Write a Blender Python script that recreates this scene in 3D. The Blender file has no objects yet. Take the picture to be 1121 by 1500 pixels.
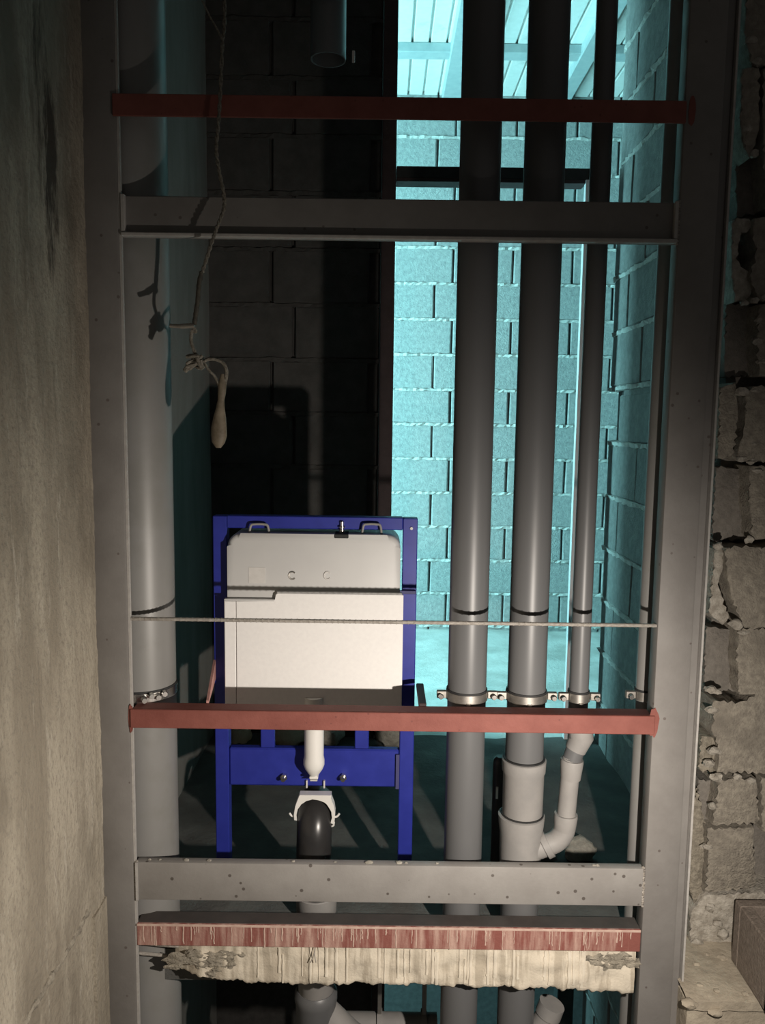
import bpy, bmesh, math, random
from mathutils import Vector, Matrix, noise
R = math.radians
random.seed(7)
S = bpy.context.scene
C = S.collection

# ------------------------------------------------------------------ camera
F = 1170.0; PITCH = R(6.4); ROLL = R(0.75); ZC = 1.33
cam = bpy.data.cameras.new('camera'); cam_o = bpy.data.objects.new('camera', cam); C.objects.link(cam_o)
cam.sensor_fit = 'HORIZONTAL'; cam.sensor_width = 36.0; cam.lens = F / 1121.0 * 36.0
cam.clip_start = 0.02
CAMROT = Matrix.Rotation(math.pi/2 - PITCH, 3, 'X') @ Matrix.Rotation(ROLL, 3, 'Z')
cam_o.matrix_world = Matrix.Translation((0, 0, ZC)) @ CAMROT.to_4x4()
S.camera = cam_o

# ------------------------------------------------------------------ light and exposure
S.view_settings.view_transform = 'Standard'; S.view_settings.look = 'None'
S.view_settings.exposure = 0.0; S.view_settings.gamma = 1.0
S.view_settings.use_curve_mapping = False
w = bpy.data.worlds.new('dim_site'); S.world = w; w.use_nodes = True
w.node_tree.nodes['Background'].inputs[0].default_value = (0.9, 0.85, 0.8, 1)
w.node_tree.nodes['Background'].inputs[1].default_value = 0.045

def light(name, kind, loc, target, energy, color, **kw):
    l = bpy.data.lights.new(name, kind); o = bpy.data.objects.new(name, l); C.objects.link(o)
    o.location = loc; l.energy = energy; l.color = color
    o.rotation_euler = (Vector(target) - Vector(loc)).to_track_quat('-Z', 'Y').to_euler()
    for k, v in kw.items(): setattr(l, k, v)
    return o
# the hand torch of the person taking the picture: right of and below the lens
light('torch', 'SPOT', (0.50, 0.95, 0.70), (-0.08, 1.95, 0.05), 70, (1.0, 0.91, 0.81),
      spot_size=R(172), spot_blend=1.0, shadow_soft_size=0.012)
# daylight in the room behind, and in the same room a storey lower
light('room_daylight', 'AREA', (-1.45, 3.85, 1.50), (1.0, 4.5, 1.50), 158, (0.38, 0.93, 1.0),
      shape='RECTANGLE', size=0.7, size_y=2.7)
light('lower_room_daylight', 'AREA', (-1.45, 3.9, -1.6), (1.0, 4.5, -1.6), 42, (0.38, 0.93, 1.0),
      shape='RECTANGLE', size=0.7, size_y=1.6)

# ------------------------------------------------------------------ helpers
def at(px, py, Y):
    d = CAMROT @ Vector(((px - 560.5) / F, (750 - py) / F, -1.0))
    t = Y / d.y
    return Vector((d.x * t, Y, ZC + d.z * t))
def X(px, py, Y): return at(px, py, Y).x
def Z(px, py, Y): return at(px, py, Y).z

def mat(name, c1, c2=None, rough=0.8, scale=20.0, stretch=(1, 1, 1), detail=6.0, bump=0.0, bscale=None,
        metal=0.0, lo=0.35, hi=0.65, spots=None, spot_scale=30.0, spot_lim=0.12, spec=0.5, layer=None, layer_scale=3.0,
        llo=0.45, lhi=0.6, lstretch=(1, 1, 1)):
    m = bpy.data.materials.new(name); m.use_nodes = True
    nt = m.node_tree; N = nt.nodes; L = nt.links; b = N['Principled BSDF']
    b.inputs['Roughness'].default_value = rough; b.inputs['Metallic'].default_value = metal
    b.inputs['Specular IOR Level'].default_value = spec
    g = N.new('ShaderNodeNewGeometry')
    def nz(sc, st, det=6.0):
        mp = N.new('ShaderNodeMapping'); mp.inputs['Scale'].default_value = st
        L.new(g.outputs['Position'], mp.inputs['Vector'])
        t = N.new('ShaderNodeTexNoise'); t.inputs['Scale'].default_value = sc; t.inputs['Detail'].default_value = det
        t.inputs['Roughness'].default_value = 0.62
        L.new(mp.outputs[0], t.inputs['Vector']); return t
    def rng(sock, a, z):
        r = N.new('ShaderNodeMapRange'); r.inputs['From Min'].default_value = a; r.inputs['From Max'].default_value = z
        L.new(sock, r.inputs['Value']); return r.outputs[0]
    def mix(f, a, bb):
        x = N.new('ShaderNodeMix'); x.data_type = 'RGBA'
        L.new(f, x.inputs['Factor'])
        for s, v in ((x.inputs['A'], a), (x.inputs['B'], bb)):
            if isinstance(v, tuple): s.default_value = (*v, 1)
            else: L.new(v, s)
        return x.outputs['Result']
    c2 = c2 or c1
    t = nz(scale, stretch, detail)
    col = mix(rng(t.outputs['Fac'], lo, hi), c1, c2)
    if layer:
        col = mix(rng(nz(layer_scale, lstretch).outputs['Fac'], llo, lhi), col, layer)
    if spots:
        v = N.new('ShaderNodeTexVoronoi'); v.inputs['Scale'].default_value = spot_scale
        L.new(g.outputs['Position'], v.inputs['Vector'])
        col = mix(rng(v.outputs['Distance'], spot_lim, spot_lim * 0.75), col, spots)
    L.new(col, b.inputs['Base Color'])
    if bump:
        bn = N.new('ShaderNodeBump'); bn.inputs['Strength'].default_value = min(1.0, bump); bn.inputs['Distance'].default_value = 0.004 * max(1.0, bump)
        t2 = nz(bscale or scale, (1, 1, 1) if bscale else stretch, 8.0)
        L.new(t2.outputs['Fac'], bn.inputs['Height']); L.new(bn.outputs[0], b.inputs['Normal'])
    return m

M = {}
M['steel'] = mat('grey_primer', (.195, .182, .17), (.235, .222, .208), .62, 9, (1, 1, 1), spots=(.13, .11, .10), spot_scale=24, spot_lim=.10, bump=.12, bscale=160)
M['steel_spotted'] = mat('speckled_grey_primer', (.25, .235, .22), (.30, .285, .268), .62, 9, spots=(.11, .095, .085), spot_scale=30, spot_lim=.15, bump=.12, bscale=160)
M['steel_edge'] = mat('pale_primer_edge', (.40, .38, .36), (.48, .46, .43), .6, 60, bump=.3)
M['weld'] = mat('weld_metal', (.22, .20, .18), (.40, .36, .31), .5, 120, bump=.8)
M['red'] = mat('red_primer', (.20, .058, .044), (.25, .08, .062), .68, 14, spots=(.17, .05, .04), spot_scale=34, spot_lim=.10, bump=.2, bscale=140)
M['reddrip'] = mat('red_primer_smeared', (.25, .085, .068), (.52, .34, .28), .75, 46, (1, 1, .12), lo=.42, hi=.66, bump=.4, bscale=90)
M['redpink'] = mat('pink_primer', (.50, .24, .21), (.58, .33, .29), .7, 60)
M['darkred'] = mat('dark_purple_primer', (.035, .02, .02), (.05, .03, .03), .7, 30, spots=(.2, .13, .11), spot_scale=60, spot_lim=.06)
M['nearwall'] = mat('streaked_concrete', (.30, .26, .20), (.46, .41, .325), .9, 6.5, (1, 1.4, .34), 9, lo=.38, hi=.62, bump=1.4, bscale=75,
                    layer=(.22, .19, .145), layer_scale=3.4, llo=.52, lhi=.64, lstretch=(1, 1.2, .55))
def enrich(m):
    nt = m.node_tree; N = nt.nodes; L = nt.links; b = N['Principled BSDF']
    src = b.inputs['Base Color'].links[0].from_socket
    g = N.new('ShaderNodeNewGeometry')
    def nz(sc, st, det, a, z):
        mp = N.new('ShaderNodeMapping'); mp.inputs['Scale'].default_value = st; L.new(g.outputs['Position'], mp.inputs['Vector'])
        t = N.new('ShaderNodeTexNoise'); t.inputs['Scale'].default_value = sc; t.inputs['Detail'].default_value = det; t.inputs['Roughness'].default_value = .7
        L.new(mp.outputs[0], t.inputs['Vector'])
        r = N.new('ShaderNodeMapRange'); r.inputs['From Min'].default_value = a; r.inputs['From Max'].default_value = z
        L.new(t.outputs['Fac'], r.inputs['Value']); return r.outputs[0]
    def mix(f, a, c, mode='MIX'):
        x = N.new('ShaderNodeMix'); x.data_type = 'RGBA'; x.blend_type = mode
        if isinstance(f, float): x.inputs['Factor'].default_value = f
        else: L.new(f, x.inputs['Factor'])
        L.new(a, x.inputs['A'])
        if isinstance(c, tuple): x.inputs['B'].default_value = (*c, 1)
        else: L.new(c, x.inputs['B'])
        return x.outputs['Result']
    col = mix(nz(30, (1, 1, .11), 8, .57, .74), src, (.20, .17, .13))       # thin dark trickles
    col = mix(nz(22, (1, 1, .16), 8, .57, .74), col, (.60, .55, .46))       # pale lime runs
    col = mix(nz(120, (1, 1, .6), 9, .50, .70), col, (.24, .21, .17))       # grain
    # old damp stain with a shape of its own, high on the wall
    p = N.new('ShaderNodeVectorMath'); p.operation = 'SUBTRACT'; p.inputs[1].default_value = STAIN
    L.new(g.outputs['Position'], p.inputs[0])
    sc = N.new('ShaderNodeVectorMath'); sc.operation = 'MULTIPLY'; sc.inputs[1].default_value = (6, 9.5, 2.6); L.new(p.outputs[0], sc.inputs[0])
    ln = N.new('ShaderNodeVectorMath'); ln.operation = 'LENGTH'; L.new(sc.outputs[0], ln.inputs[0])
    n2 = nz(9, (1, 1.6, .35), 6, .3, .7)
    ad = N.new('ShaderNodeMath'); ad.operation = 'ADD'; L.new(ln.outputs['Value'], ad.inputs[0]); L.new(n2, ad.inputs[1])
    r = N.new('ShaderNodeMapRange'); r.inputs['From Min'].default_value = 1.05; r.inputs['From Max'].default_value = .75; L.new(ad.outputs[0], r.inputs['Value'])
    col = mix(r.outputs[0], col, (.075, .06, .045))
    L.new(col, b.inputs['Base Color'])
XN0 = X(146, 900, 1.88)
_d = CAMROT @ Vector(((72-560.5)/F, (750-250)/F, -1.0)); _t = XN0/_d.x
STAIN = (XN0, _d.y*_t, ZC+_d.z*_t)
enrich(M['nearwall'])
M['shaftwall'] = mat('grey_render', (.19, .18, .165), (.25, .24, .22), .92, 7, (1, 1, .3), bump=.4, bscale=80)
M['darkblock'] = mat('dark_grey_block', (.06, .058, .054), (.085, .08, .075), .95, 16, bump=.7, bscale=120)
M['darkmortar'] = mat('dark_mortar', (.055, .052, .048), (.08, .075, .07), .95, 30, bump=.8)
M['roomblock'] = mat('room_block', (.31, .32, .32), (.44, .45, .44), .95, 40, bump=1.0, bscale=95)
M['roommortar'] = mat('room_mortar', (.52, .52, .50), (.66, .65, .62), .95, 60, bump=.8)
M['recess'] = mat('joint_recess', (.10, .10, .10), (.14, .14, .14), .95, 30)
M['sideblock'] = mat('side_block', (.24, .245, .24), (.34, .34, .33), .95, 32, bump=1.0, bscale=85)
M['nearblock'] = mat('near_block', (.27, .24, .20), (.43, .385, .315), .95, 60, bump=1.6, bscale=170, layer=(.23, .205, .17), layer_scale=5, llo=.5, lhi=.68)
M['nearmortar'] = mat('near_mortar', (.33, .295, .245), (.56, .52, .45), .95, 55, bump=1.6, bscale=120)
M['shadeblock'] = mat('shaded_near_block', (.19, .172, .15), (.26, .235, .205), .95, 60, bump=1.0, bscale=140)  # near block darkened: the post's shadow put into the colour
M['hollow'] = mat('brown_block', (.18, .145, .118), (.26, .215, .178), .9, 70, bump=1.2, bscale=160)
M['ledge'] = mat('ledge_concrete', (.36, .31, .24), (.50, .44, .345), .92, 20, bump=1.0, bscale=60)
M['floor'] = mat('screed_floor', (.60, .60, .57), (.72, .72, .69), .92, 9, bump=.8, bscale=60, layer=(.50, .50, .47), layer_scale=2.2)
M['floorshade'] = mat('shaded_screed', (.10, .10, .095), (.14, .14, .13), .95, 9, bump=.8, bscale=60, layer=(.08, .08, .075), layer_scale=2.2)  # same screed as the room, darkened to stand for shade in the shaft
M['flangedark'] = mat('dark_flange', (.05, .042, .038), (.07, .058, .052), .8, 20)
M['ceil'] = mat('white_boards', (.82, .84, .82), (.88, .9, .88), .8, 30, layer=(.60, .66, .64), layer_scale=6, llo=.58, lhi=.75)
M['ceilbeam'] = mat('pale_blue_steel', (.42, .50, .52), (.5, .57, .58), .6, 20)
M['plaster'] = mat('slab_plaster', (.66, .585, .47), (.74, .665, .54), .92, 14, (1, 1, .15), bump=.6, bscale=70, layer=(.50, .435, .34), layer_scale=26, llo=.5, lhi=.58, lstretch=(1, 1, .10))
M['drip'] = mat('pale_plaster_drip', (.70, .62, .50), (.76, .69, .57), .9, 40, bump=.4)
M['pinkdrip'] = mat('pink_plaster_drip', (.50, .34, .28), (.62, .46, .38), .9, 60)
M['lump'] = mat('broken_concrete', (.22, .195, .155), (.42, .375, .30), .95, 60, bump=2.0, bscale=90)
M['pvc'] = mat('grey_pvc', (.128, .129, .131), (.146, .147, .149), .40, 5, (1, 1, .2), spec=.5)
M['pvcpale'] = mat('pale_grey_pvc', (.225, .22, .212), (.26, .255, .243), .42, 5, (1, 1, .2), layer=(.225, .22, .205), layer_scale=7)
M['pvcdull'] = mat('dusty_grey_pvc', (.27, .26, .25), (.32, .305, .29), .6, 14, bump=.2)
M['pvcdark'] = mat('dark_pvc', (.09, .092, .095), (.11, .11, .115), .5, 9)
M['blackpipe'] = mat('black_plastic', (.026, .025, .025), (.034, .033, .033), .3, 12)
M['rubber'] = mat('black_rubber', (.02, .02, .02), (.03, .03, .03), .7, 30)
M['chrome'] = mat('zinc', (.62, .60, .57), (.72, .70, .66), .26, 40, metal=1.0)
M['zincdull'] = mat('dull_zinc', (.36, .34, .31), (.48, .45, .41), .42, 60, metal=.85)
M['blue'] = mat('blue_enamel', (.018, .028, .26), (.024, .036, .31), .42, 20)
M['bluedark'] = mat('dull_blue', (.05, .05, .14), (.06, .06, .17), .6, 20)  # duller, greyer blue for the clip and tab
M['tank'] = mat('grey_cistern', (.60, .595, .585), (.64, .635, .62), .4, 6)
M['tankmark'] = mat('pale_sticker', (.62, .60, .57), (.68, .66, .63), .6, 60)
M['poly'] = mat('white_polystyrene', (.88, .86, .84), (.92, .90, .875), .85, 90, bump=.15)
M['white'] = mat('white_plastic', (.78, .765, .72), (.82, .80, .76), .32, 20)
M['cord'] = mat('dirty_cord', (.12, .105, .08), (.30, .275, .23), .9, 160, bump=1.0)
M['tape'] = mat('dark_tape', (.05, .045, .035), (.09, .08, .06), .7, 80, bump=.5)
M['peg'] = mat('brown_peg', (.10, .078, .05), (.24, .20, .145), .6, 22, bump=.3)
M['rebar'] = mat('grey_rebar', (.27, .245, .215), (.40, .37, .33), .6, 120, bump=.6)
M['rubble'] = mat('rubble', (.25, .235, .205), (.40, .375, .32), .95, 50, bump=1.4)
M['beige'] = mat('beige_rubble', (.46, .39, .28), (.56, .48, .36), .9, 50, bump=.8)
M['jamb'] = mat('white_jamb', (.78, .74, .76), (.84, .8, .82), .6, 30)

def tag(o, label=None, cat=None, group=None, kind=None):
    if label: o['label'] = label
    if cat: o['category'] = cat
    if group: o['group'] = group
    if kind: o['kind'] = kind
    return o
def empty(name, loc, label=None, cat=None, group=None, kind=None):
    o = bpy.data.objects.new(name, None); C.objects.link(o); o.location = loc; o.empty_display_size = .05
    return tag(o, label, cat, group, kind)
def wloc(o):
    v = Vector((0, 0, 0))
    while o: v += Vector(o.location); o = o.parent
    return v
def obj(name, bm, m, parent=None, label=None, cat=None, group=None, kind=None, smooth=False):
    vs = [v.co for v in bm.verts]
    lo = Vector([min(v[i] for v in vs) for i in range(3)]); hi = Vector([max(v[i] for v in vs) for i in range(3)])
    c = Vector(((lo.x+hi.x)/2, (lo.y+hi.y)/2, lo.z))
    bmesh.ops.translate(bm, verts=bm.verts, vec=-c)
    bmesh.ops.recalc_face_normals(bm, faces=bm.faces)
    me = bpy.data.meshes.new(name)
    if smooth is not False:
        ang = R(40) if smooth is True else smooth
        for f in bm.faces: f.smooth = True
        for e in bm.edges:
            if len(e.link_faces) == 2 and e.calc_face_angle(0) > ang: e.smooth = False
    bm.to_mesh(me); bm.free()
    me.materials.append(M[m] if isinstance(m, str) else m)
    o = bpy.data.objects.new(name, me); C.objects.link(o)
    o.location = c
    if parent: o.parent = parent; o.location = c - wloc(parent)
    return tag(o, label, cat, group, kind)

def box(bm, x0, x1, y0, y1, z0, z1, bev=0.0, seg=1):
    r = bmesh.ops.create_cube(bm, size=1.0); vs = r['verts']
    for v in vs:
        v.co = Vector(((x0+x1)/2 + v.co.x*(x1-x0), (y0+y1)/2 + v.co.y*(y1-y0), (z0+z1)/2 + v.co.z*(z1-z0)))
    if bev:
        es = {e for v in vs for e in v.link_edges}
        bmesh.ops.bevel(bm, geom=list(es), offset=bev, segments=seg, affect='EDGES', profile=.5)
    return bm
def NB(): return bmesh.new()
def Box(*a, **k): return box(NB(), *a, **k)

def tube(bm, pts, rad, n=12, caps=True, sq=(1, 1)):
    pts = [Vector(p) for p in pts]; rad = rad if isinstance(rad, (list, tuple)) else [rad]*len(pts)
    rings = []; prev = None
    for i, p in enumerate(pts):
        a = pts[max(0, i-1)]; b = pts[min(len(pts)-1, i+1)]
        t = (b - a); t = t.normalized() if t.length > 1e-9 else Vector((0, 0, 1))
        if prev is None:
            u = t.orthogonal().normalized()
            if abs(t.z) > .9: u = Vector((1, 0, 0)) - t * t.x; u.normalize()
        else: u = (prev - t * prev.dot(t)).normalized()
        prev = u; v = t.cross(u)
        rings.append([bm.verts.new(p + (u*math.cos(2*math.pi*k/n)*sq[0] + v*math.sin(2*math.pi*k/n)*sq[1])*rad[i]) for k in range(n)])
    for a, b in zip(rings, rings[1:]):
        for k in range(n): bm.faces.new((a[k], a[(k+1) % n], b[(k+1) % n], b[k]))
    if caps: bm.faces.new(rings[0][::-1]); bm.faces.new(rings[-1])
    return bm
def Tube(*a, **k): return tube(NB(), *a, **k)
def lathe(bm, cx, cy, prof, n=32, caps=True):      # prof: (radius, z) upwards
    rings = [[bm.verts.new((cx + r*math.cos(2*math.pi*k/n), cy + r*math.sin(2*math.pi*k/n), z)) for k in range(n)] for r, z in prof]
    for a, b in zip(rings, rings[1:]):
        for k in range(n): bm.faces.new((a[k], a[(k+1) % n], b[(k+1) % n], b[k]))
    if caps: bm.faces.new(rings[0][::-1]); bm.faces.new(rings[-1])
    return bm
def spline(pts, n=6):                                # Catmull-Rom through points
    pts = [Vector(p) for p in pts]; out = []
    for i in range(len(pts)-1):
        p0 = pts[max(0, i-1)]; p1 = pts[i]; p2 = pts[i+1]; p3 = pts[min(len(pts)-1, i+2)]
        for k in range(n):
            t = k/n
            out.append(.5*((2*p1) + (p2-p0)*t + (2*p0-5*p1+4*p2-p3)*t*t + (3*p1-p0-3*p2+p3)*t**3))
    return out + [pts[-1]]
def prism(bm, poly, y0, y1, bev=0.0, seg=2):          # poly: (x, z) outline facing the camera
    a = [bm.verts.new((x, y0, z)) for x, z in poly]; b = [bm.verts.new((x, y1, z)) for x, z in poly]
    f0 = bm.faces.new(a); bm.faces.new(b[::-1]); n = len(poly)
    for k in range(n): bm.faces.new((a[(k+1) % n], a[k], b[k], b[(k+1) % n]))
    if bev: bmesh.ops.bevel(bm, geom=list(f0.edges), offset=bev, segments=seg, affect='EDGES', profile=.5)
    return bm
def rpoly(x0, x1, z0, z1, rt, rb, n=6):               # rectangle with rounded top and bottom corners
    P = []
    for cx, cz, r, a0 in ((x1-rt, z1-rt, rt, 0), (x0+rt, z1-rt, rt, 90), (x0+rb, z0+rb, rb, 180), (x1-rb, z0+rb, rb, 270)):
        for k in range(n+1): P.append((cx + r*math.cos(R(a0+90*k/n)), cz + r*math.sin(R(a0+90*k/n))))
    return P
def ragged(poly, step=.012, amp=.004, seed=0):
    out = []; n = len(poly)
    for i in range(n):
        a = Vector(poly[i]); b = Vector(poly[(i+1) % n]); L = (b-a).length; k = max(1, int(L/step))
        nn = Vector((-(b-a).y, (b-a).x)); nn = nn.normalized() if nn.length else nn
        for j in range(k):
            p = a.lerp(b, j/k)
            q = noise.noise(Vector((p.x*60+seed*7.1, p.y*60, seed))) + .6*noise.noise(Vector((p.x*170, p.y*170+seed, 3)))
            out.append(tuple(p + nn*q*amp))
    return out
def stone(bm, c, s, seed, sub=2, amp=.28):
    r = bmesh.ops.create_icosphere(bm, subdivisions=sub, radius=1.0)
    for v in r['verts']:
        d = v.co.normalized(); k = 1 + amp*noise.noise(d*1.7 + Vector((seed*3.3, seed, 0))) + amp*.5*noise.noise(d*4 + Vector((0, seed*5.1, seed)))
        v.co = Vector((c[0]+d.x*s[0]*k, c[1]+d.y*s[1]*k, c[2]+d.z*s[2]*k))
    return bm

# ------------------------------------------------------------------ block walls
def block_mesh(name, L, H, T, m, seed):
    bm = NB(); rr = random.Random(seed)
    box(bm, -L/2, L/2, -T/2, T/2, -H/2, H/2, bev=.006)
    for v in bm.verts: v.co += Vector([rr.uniform(-.0025, .0025) for _ in range(3)])
    bmesh.ops.recalc_face_normals(bm, faces=bm.faces)
    me = bpy.data.meshes.new(name); bm.to_mesh(me); bm.free(); me.materials.append(M[m]); return me
def block_wall(parent, axis, plane, u0, u1, zref, nlo, nhi, course, pitch, face, T, mb, mm, offs, seed=1, skip=(), gap=.012, bed_amp=.006):
    """axis 'x': runs along X at Y=plane; 'y': runs along Y at X=plane. face: sign of the outward normal on the other axis."""
    rr = random.Random(seed); P0 = wloc(parent)
    meshes = [block_mesh('block', pitch-gap, course-gap, T, mb, seed*10+i) for i in range(4)]
    for r in range(nlo, nhi):
        z = zref + r*course + course/2
        s = offs[r % len(offs)]
        k0 = math.floor((u0-s)/pitch)-1; k1 = math.ceil((u1-s)/pitch)+1
        for k in range(k0, k1):
            a = max(u0, s+k*pitch); b = min(u1, s+(k+1)*pitch)
            if b-a < .05 or (r, k) in skip: continue
            o = bpy.data.objects.new('block', rr.choice(meshes)); C.objects.link(o); o.parent = parent
            o.scale = ((b-a-gap)/(pitch-gap), 1, 1)
            d = plane - face*(T/2) + rr.uniform(-.003, .003)
            if axis == 'x': p = Vector(((a+b)/2, d, z))
            else: p = Vector((d, (a+b)/2, z)); o.rotation_euler = (0, 0, R(90))
            o.location = p - P0
        # bed of mortar squeezed out under the course
        bm = NB(); n = max(2, int((u1-u0)/.022)); prev = None; z0 = zref + r*course
        for i in range(n+1):
            u = u0 + (u1-u0)*i/n
            pr = []
            for zz, out in ((-.011, -.03), (-.007-rr.random()*.007, -.004+rr.random()*bed_amp), (.002+rr.random()*.006, rr.random()*bed_amp*1.3-.003), (.011, -.03)):
                dd = plane + face*out
                pr.append(bm.verts.new((u, dd, z0+zz) if axis == 'x' else (dd, u, z0+zz)))
            if prev:
                for j in range(3): bm.faces.new((prev[j], pr[j], pr[j+1], prev[j+1]))
            prev = pr
        obj('mortar_bed', bm, mm, parent)

YB = 5.10     # wall of the lit room
YR = 3.30     # rear side of the shaft
YF = 1.86     # steel frame front
# lit room: back wall
c = (Z(620, 415, YB) - Z(620, 868, YB))/9.0
zref = Z(620, 868, YB) - 10*c
pit = (X(840, 380, YB) - X(665, 380, YB))/2
xa = X(662, 490, YB); xb = X(637, 440, YB)
wb = empty('wall_room_back', (0.8, YB, 0), kind='structure')
obj('backing', Box(-1.6, 2.6, YB+.025, YB+.2, -3.2, 3.4), 'recess', wb)
rows_dn = int((zref+.0)/c)+1
block_wall(wb, 'x', YB, -.35, 2.0, zref, -1, int((3.32-zref)/c)+1, c, pit, -1, .1, 'roomblock', 'roommortar', [xb, xa], 3, bed_amp=.014)
block_wall(wb, 'x', YB, -.2, 1.7, zref, -int(3.0/c), -int(1.6/c), c, pit, -1, .1, 'roomblock', 'roommortar', [xb, xa], 5, bed_amp=.012)
wr = empty('wall_room_right', (2.4, 4.2, 0), kind='structure')
obj('backing', Box(2.3, 2.5, YR, YB, -3.2, 3.4), 'recess', wr)
wl = empty('wall_room_left', (-1.7, 4.2, 0), kind='structure')
obj('backing', Box(-1.9, -1.7, YR, YB+.2, -3.2, 3.4), 'roomblock', wl)

# floor of the shaft and the room
def fz(x, y): return .012*noise.noise(Vector((x*5, y*5, 0))) + .006*noise.noise(Vector((x*19, y*19, 4)))
def floor_part(name, y0, y1, m, nx=44, ny=26, xa=-1.9, xb=2.5, fl=None, make=True):
    fl = fl or NB()
    g = [[fl.verts.new((xa+(xb-xa)*i/nx, y0+(y1-y0)*j/ny, fz(xa+(xb-xa)*i/nx, y0+(y1-y0)*j/ny)-.008)) for i in range(nx+1)] for j in range(ny+1)]
    for j in range(ny):
        for i in range(nx): fl.faces.new((g[j][i], g[j][i+1], g[j+1][i+1], g[j+1][i]))
    box(fl, xa, xb, y0, y1, -.115, -.03)
    if not make: return fl
    return obj(name, fl, m, kind='structure', smooth=True)
flb = floor_part('floor', 1.926, 2.22, 'floorshade', 30, 6, -.76, .775, make=False)
floor_part('floor', 2.2205, YR, 'floorshade', 30, 20, -.76, .96, fl=flb)
floor_part('floor_room', YR+.0005, YB+.1, 'floor')
lf = obj('floor_lower', Box(-2.2, 2.6, 1.0, YB+.2, -3.35, -3.2), 'floor', kind='structure')

# ceiling boards of the lit room
ZK = Z(620, 139, YB)
ce = empty('ceiling', (0.8, 4.2, ZK), kind='structure')
obj('slab', Box(-1.8, 2.4, YR, YB+.1, ZK+.02, ZK+.15), 'ceil', ce)
bw = (X(622, 138, YB)-X(600, 138, YB))
x = -0.3; x = X(578, 138, YB) - 4*bw; i = 0
pm = None
while x < 1.9:
    if pm is None:
        o = obj('ceiling_board', Box(x, x+bw-.012, YR+.02, YB, ZK, ZK+.03, bev=.003), 'ceil', ce); pm = o
    else:
        q = pm.copy(); C.objects.link(q); q.location.x = pm.location.x + i*bw; q.location.z = pm.location.z + random.uniform(-.002, .002)
    i += 1; x += bw
yc = YB*(1) ; dcr = (ZK-ZC-.05)
ycross = 4.42
tr = empty('trim_1', (.45, 4.2, ZK), kind='structure')
xs0, xs1 = X(647, 138, YB), X(690, 138, YB)
obj('beam', Box(xs0, xs1, YR+.02, YB, ZK-.06, ZK-.001, bev=.004), 'ceilbeam', tr)
xs2 = X(812, 138, YB); xs3 = X(832, 138, YB)
obj('beam', Box(xs2, xs3, YR+.02, YB, ZK-.06, ZK-.001, bev=.004), 'ceilbeam', tr)
obj('cross_beam', Box(-1.6, 2.2, ycross, ycross+.09, ZK-.05, ZK-.001, bev=.004), 'ceilbeam', tr)

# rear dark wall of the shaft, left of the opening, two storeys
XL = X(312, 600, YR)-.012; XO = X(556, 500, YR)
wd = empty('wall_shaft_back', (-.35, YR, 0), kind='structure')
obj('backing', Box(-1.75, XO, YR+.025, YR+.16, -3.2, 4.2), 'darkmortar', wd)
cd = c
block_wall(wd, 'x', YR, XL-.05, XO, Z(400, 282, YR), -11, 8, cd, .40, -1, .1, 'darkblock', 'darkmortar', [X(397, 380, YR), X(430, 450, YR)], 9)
# shaft side walls
wsl = empty('wall_shaft_left', (XL-.1, 2.6, 0), kind='structure')
bm = NB(); nyy, nzz = 16, 60
g = [[bm.verts.new((XL + .006*noise.noise(Vector((0, (1.95+1.36*i/nyy)*6, (-3.2+7.4*j/nzz)*2))), 1.95+1.36*i/nyy, -3.2+7.4*j/nzz)) for i in range(nyy+1)] for j in range(nzz+1)]
for j in range(nzz):
    for i in range(nyy): bm.faces.new((g[j][i], g[j+1][i], g[j+1][i+1], g[j][i+1]))
box(bm, XL-.15, XL-.02, 1.95, 3.31, -3.2, 4.2)
obj('render', bm, 'shaftwall', wsl, smooth=True)
XRW = X(879, 1083, 3.22)
wsr = empty('wall_shaft_right', (XRW+.05, 2.7, 0), kind='structure')
obj('backing', Box(XRW+.03, XRW+.2, 2.2, YR-.02, -3.2, 4.2), 'recess', wsr)
zr = Z(885, 568, 3.2) - 12*c
yoff = [2.62, 2.80, 2.70, 2.90]
rows_r = int(zr/c)
block_wall(wsr, 'y', XRW, 2.2, YR, zr, -14, 22, c, .40, -1, .1, 'sideblock', 'roommortar', [2.52, 2.72], 11, skip=((11, 1),), bed_amp=.010)
# the shortened block beside the hole in the right wall
bm = Box(XRW, XRW+.1, 2.92 if False else 2.735, 3.16, zr+11*c+.006, zr+12*c-.03, bev=.006)
obj('broken_block', bm, 'sideblock', wsr)

# near concrete wall on the left
XN = X(146, 900, 1.88)
wn = empty('wall_near_left', (XN-.1, .7, -.2), kind='structure')
bm = NB(); nyy, nzz = 110, 260
def nw(y, z): return .006*noise.noise(Vector((y*4, z*.8, 0))) + .0035*noise.noise(Vector((y*22, z*3, 5))) + .0035*noise.noise(Vector((y*60, z*32, 9)))
g = [[bm.verts.new((XN + nw(-.4+2.29*i/nyy, -1+4.6*j/nzz), -.4+2.29*i/nyy, -1+4.6*j/nzz)) for i in range(nyy+1)] for j in range(nzz+1)]
for j in range(nzz):
    for i in range(nyy): bm.faces.new((g[j][i], g[j+1][i], g[j+1][i+1], g[j][i+1]))
box(bm, XN-.2, XN-.02, -.4, 1.89, -1, 3.6)
obj('render', bm, 'nearwall', wn, smooth=True)
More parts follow.
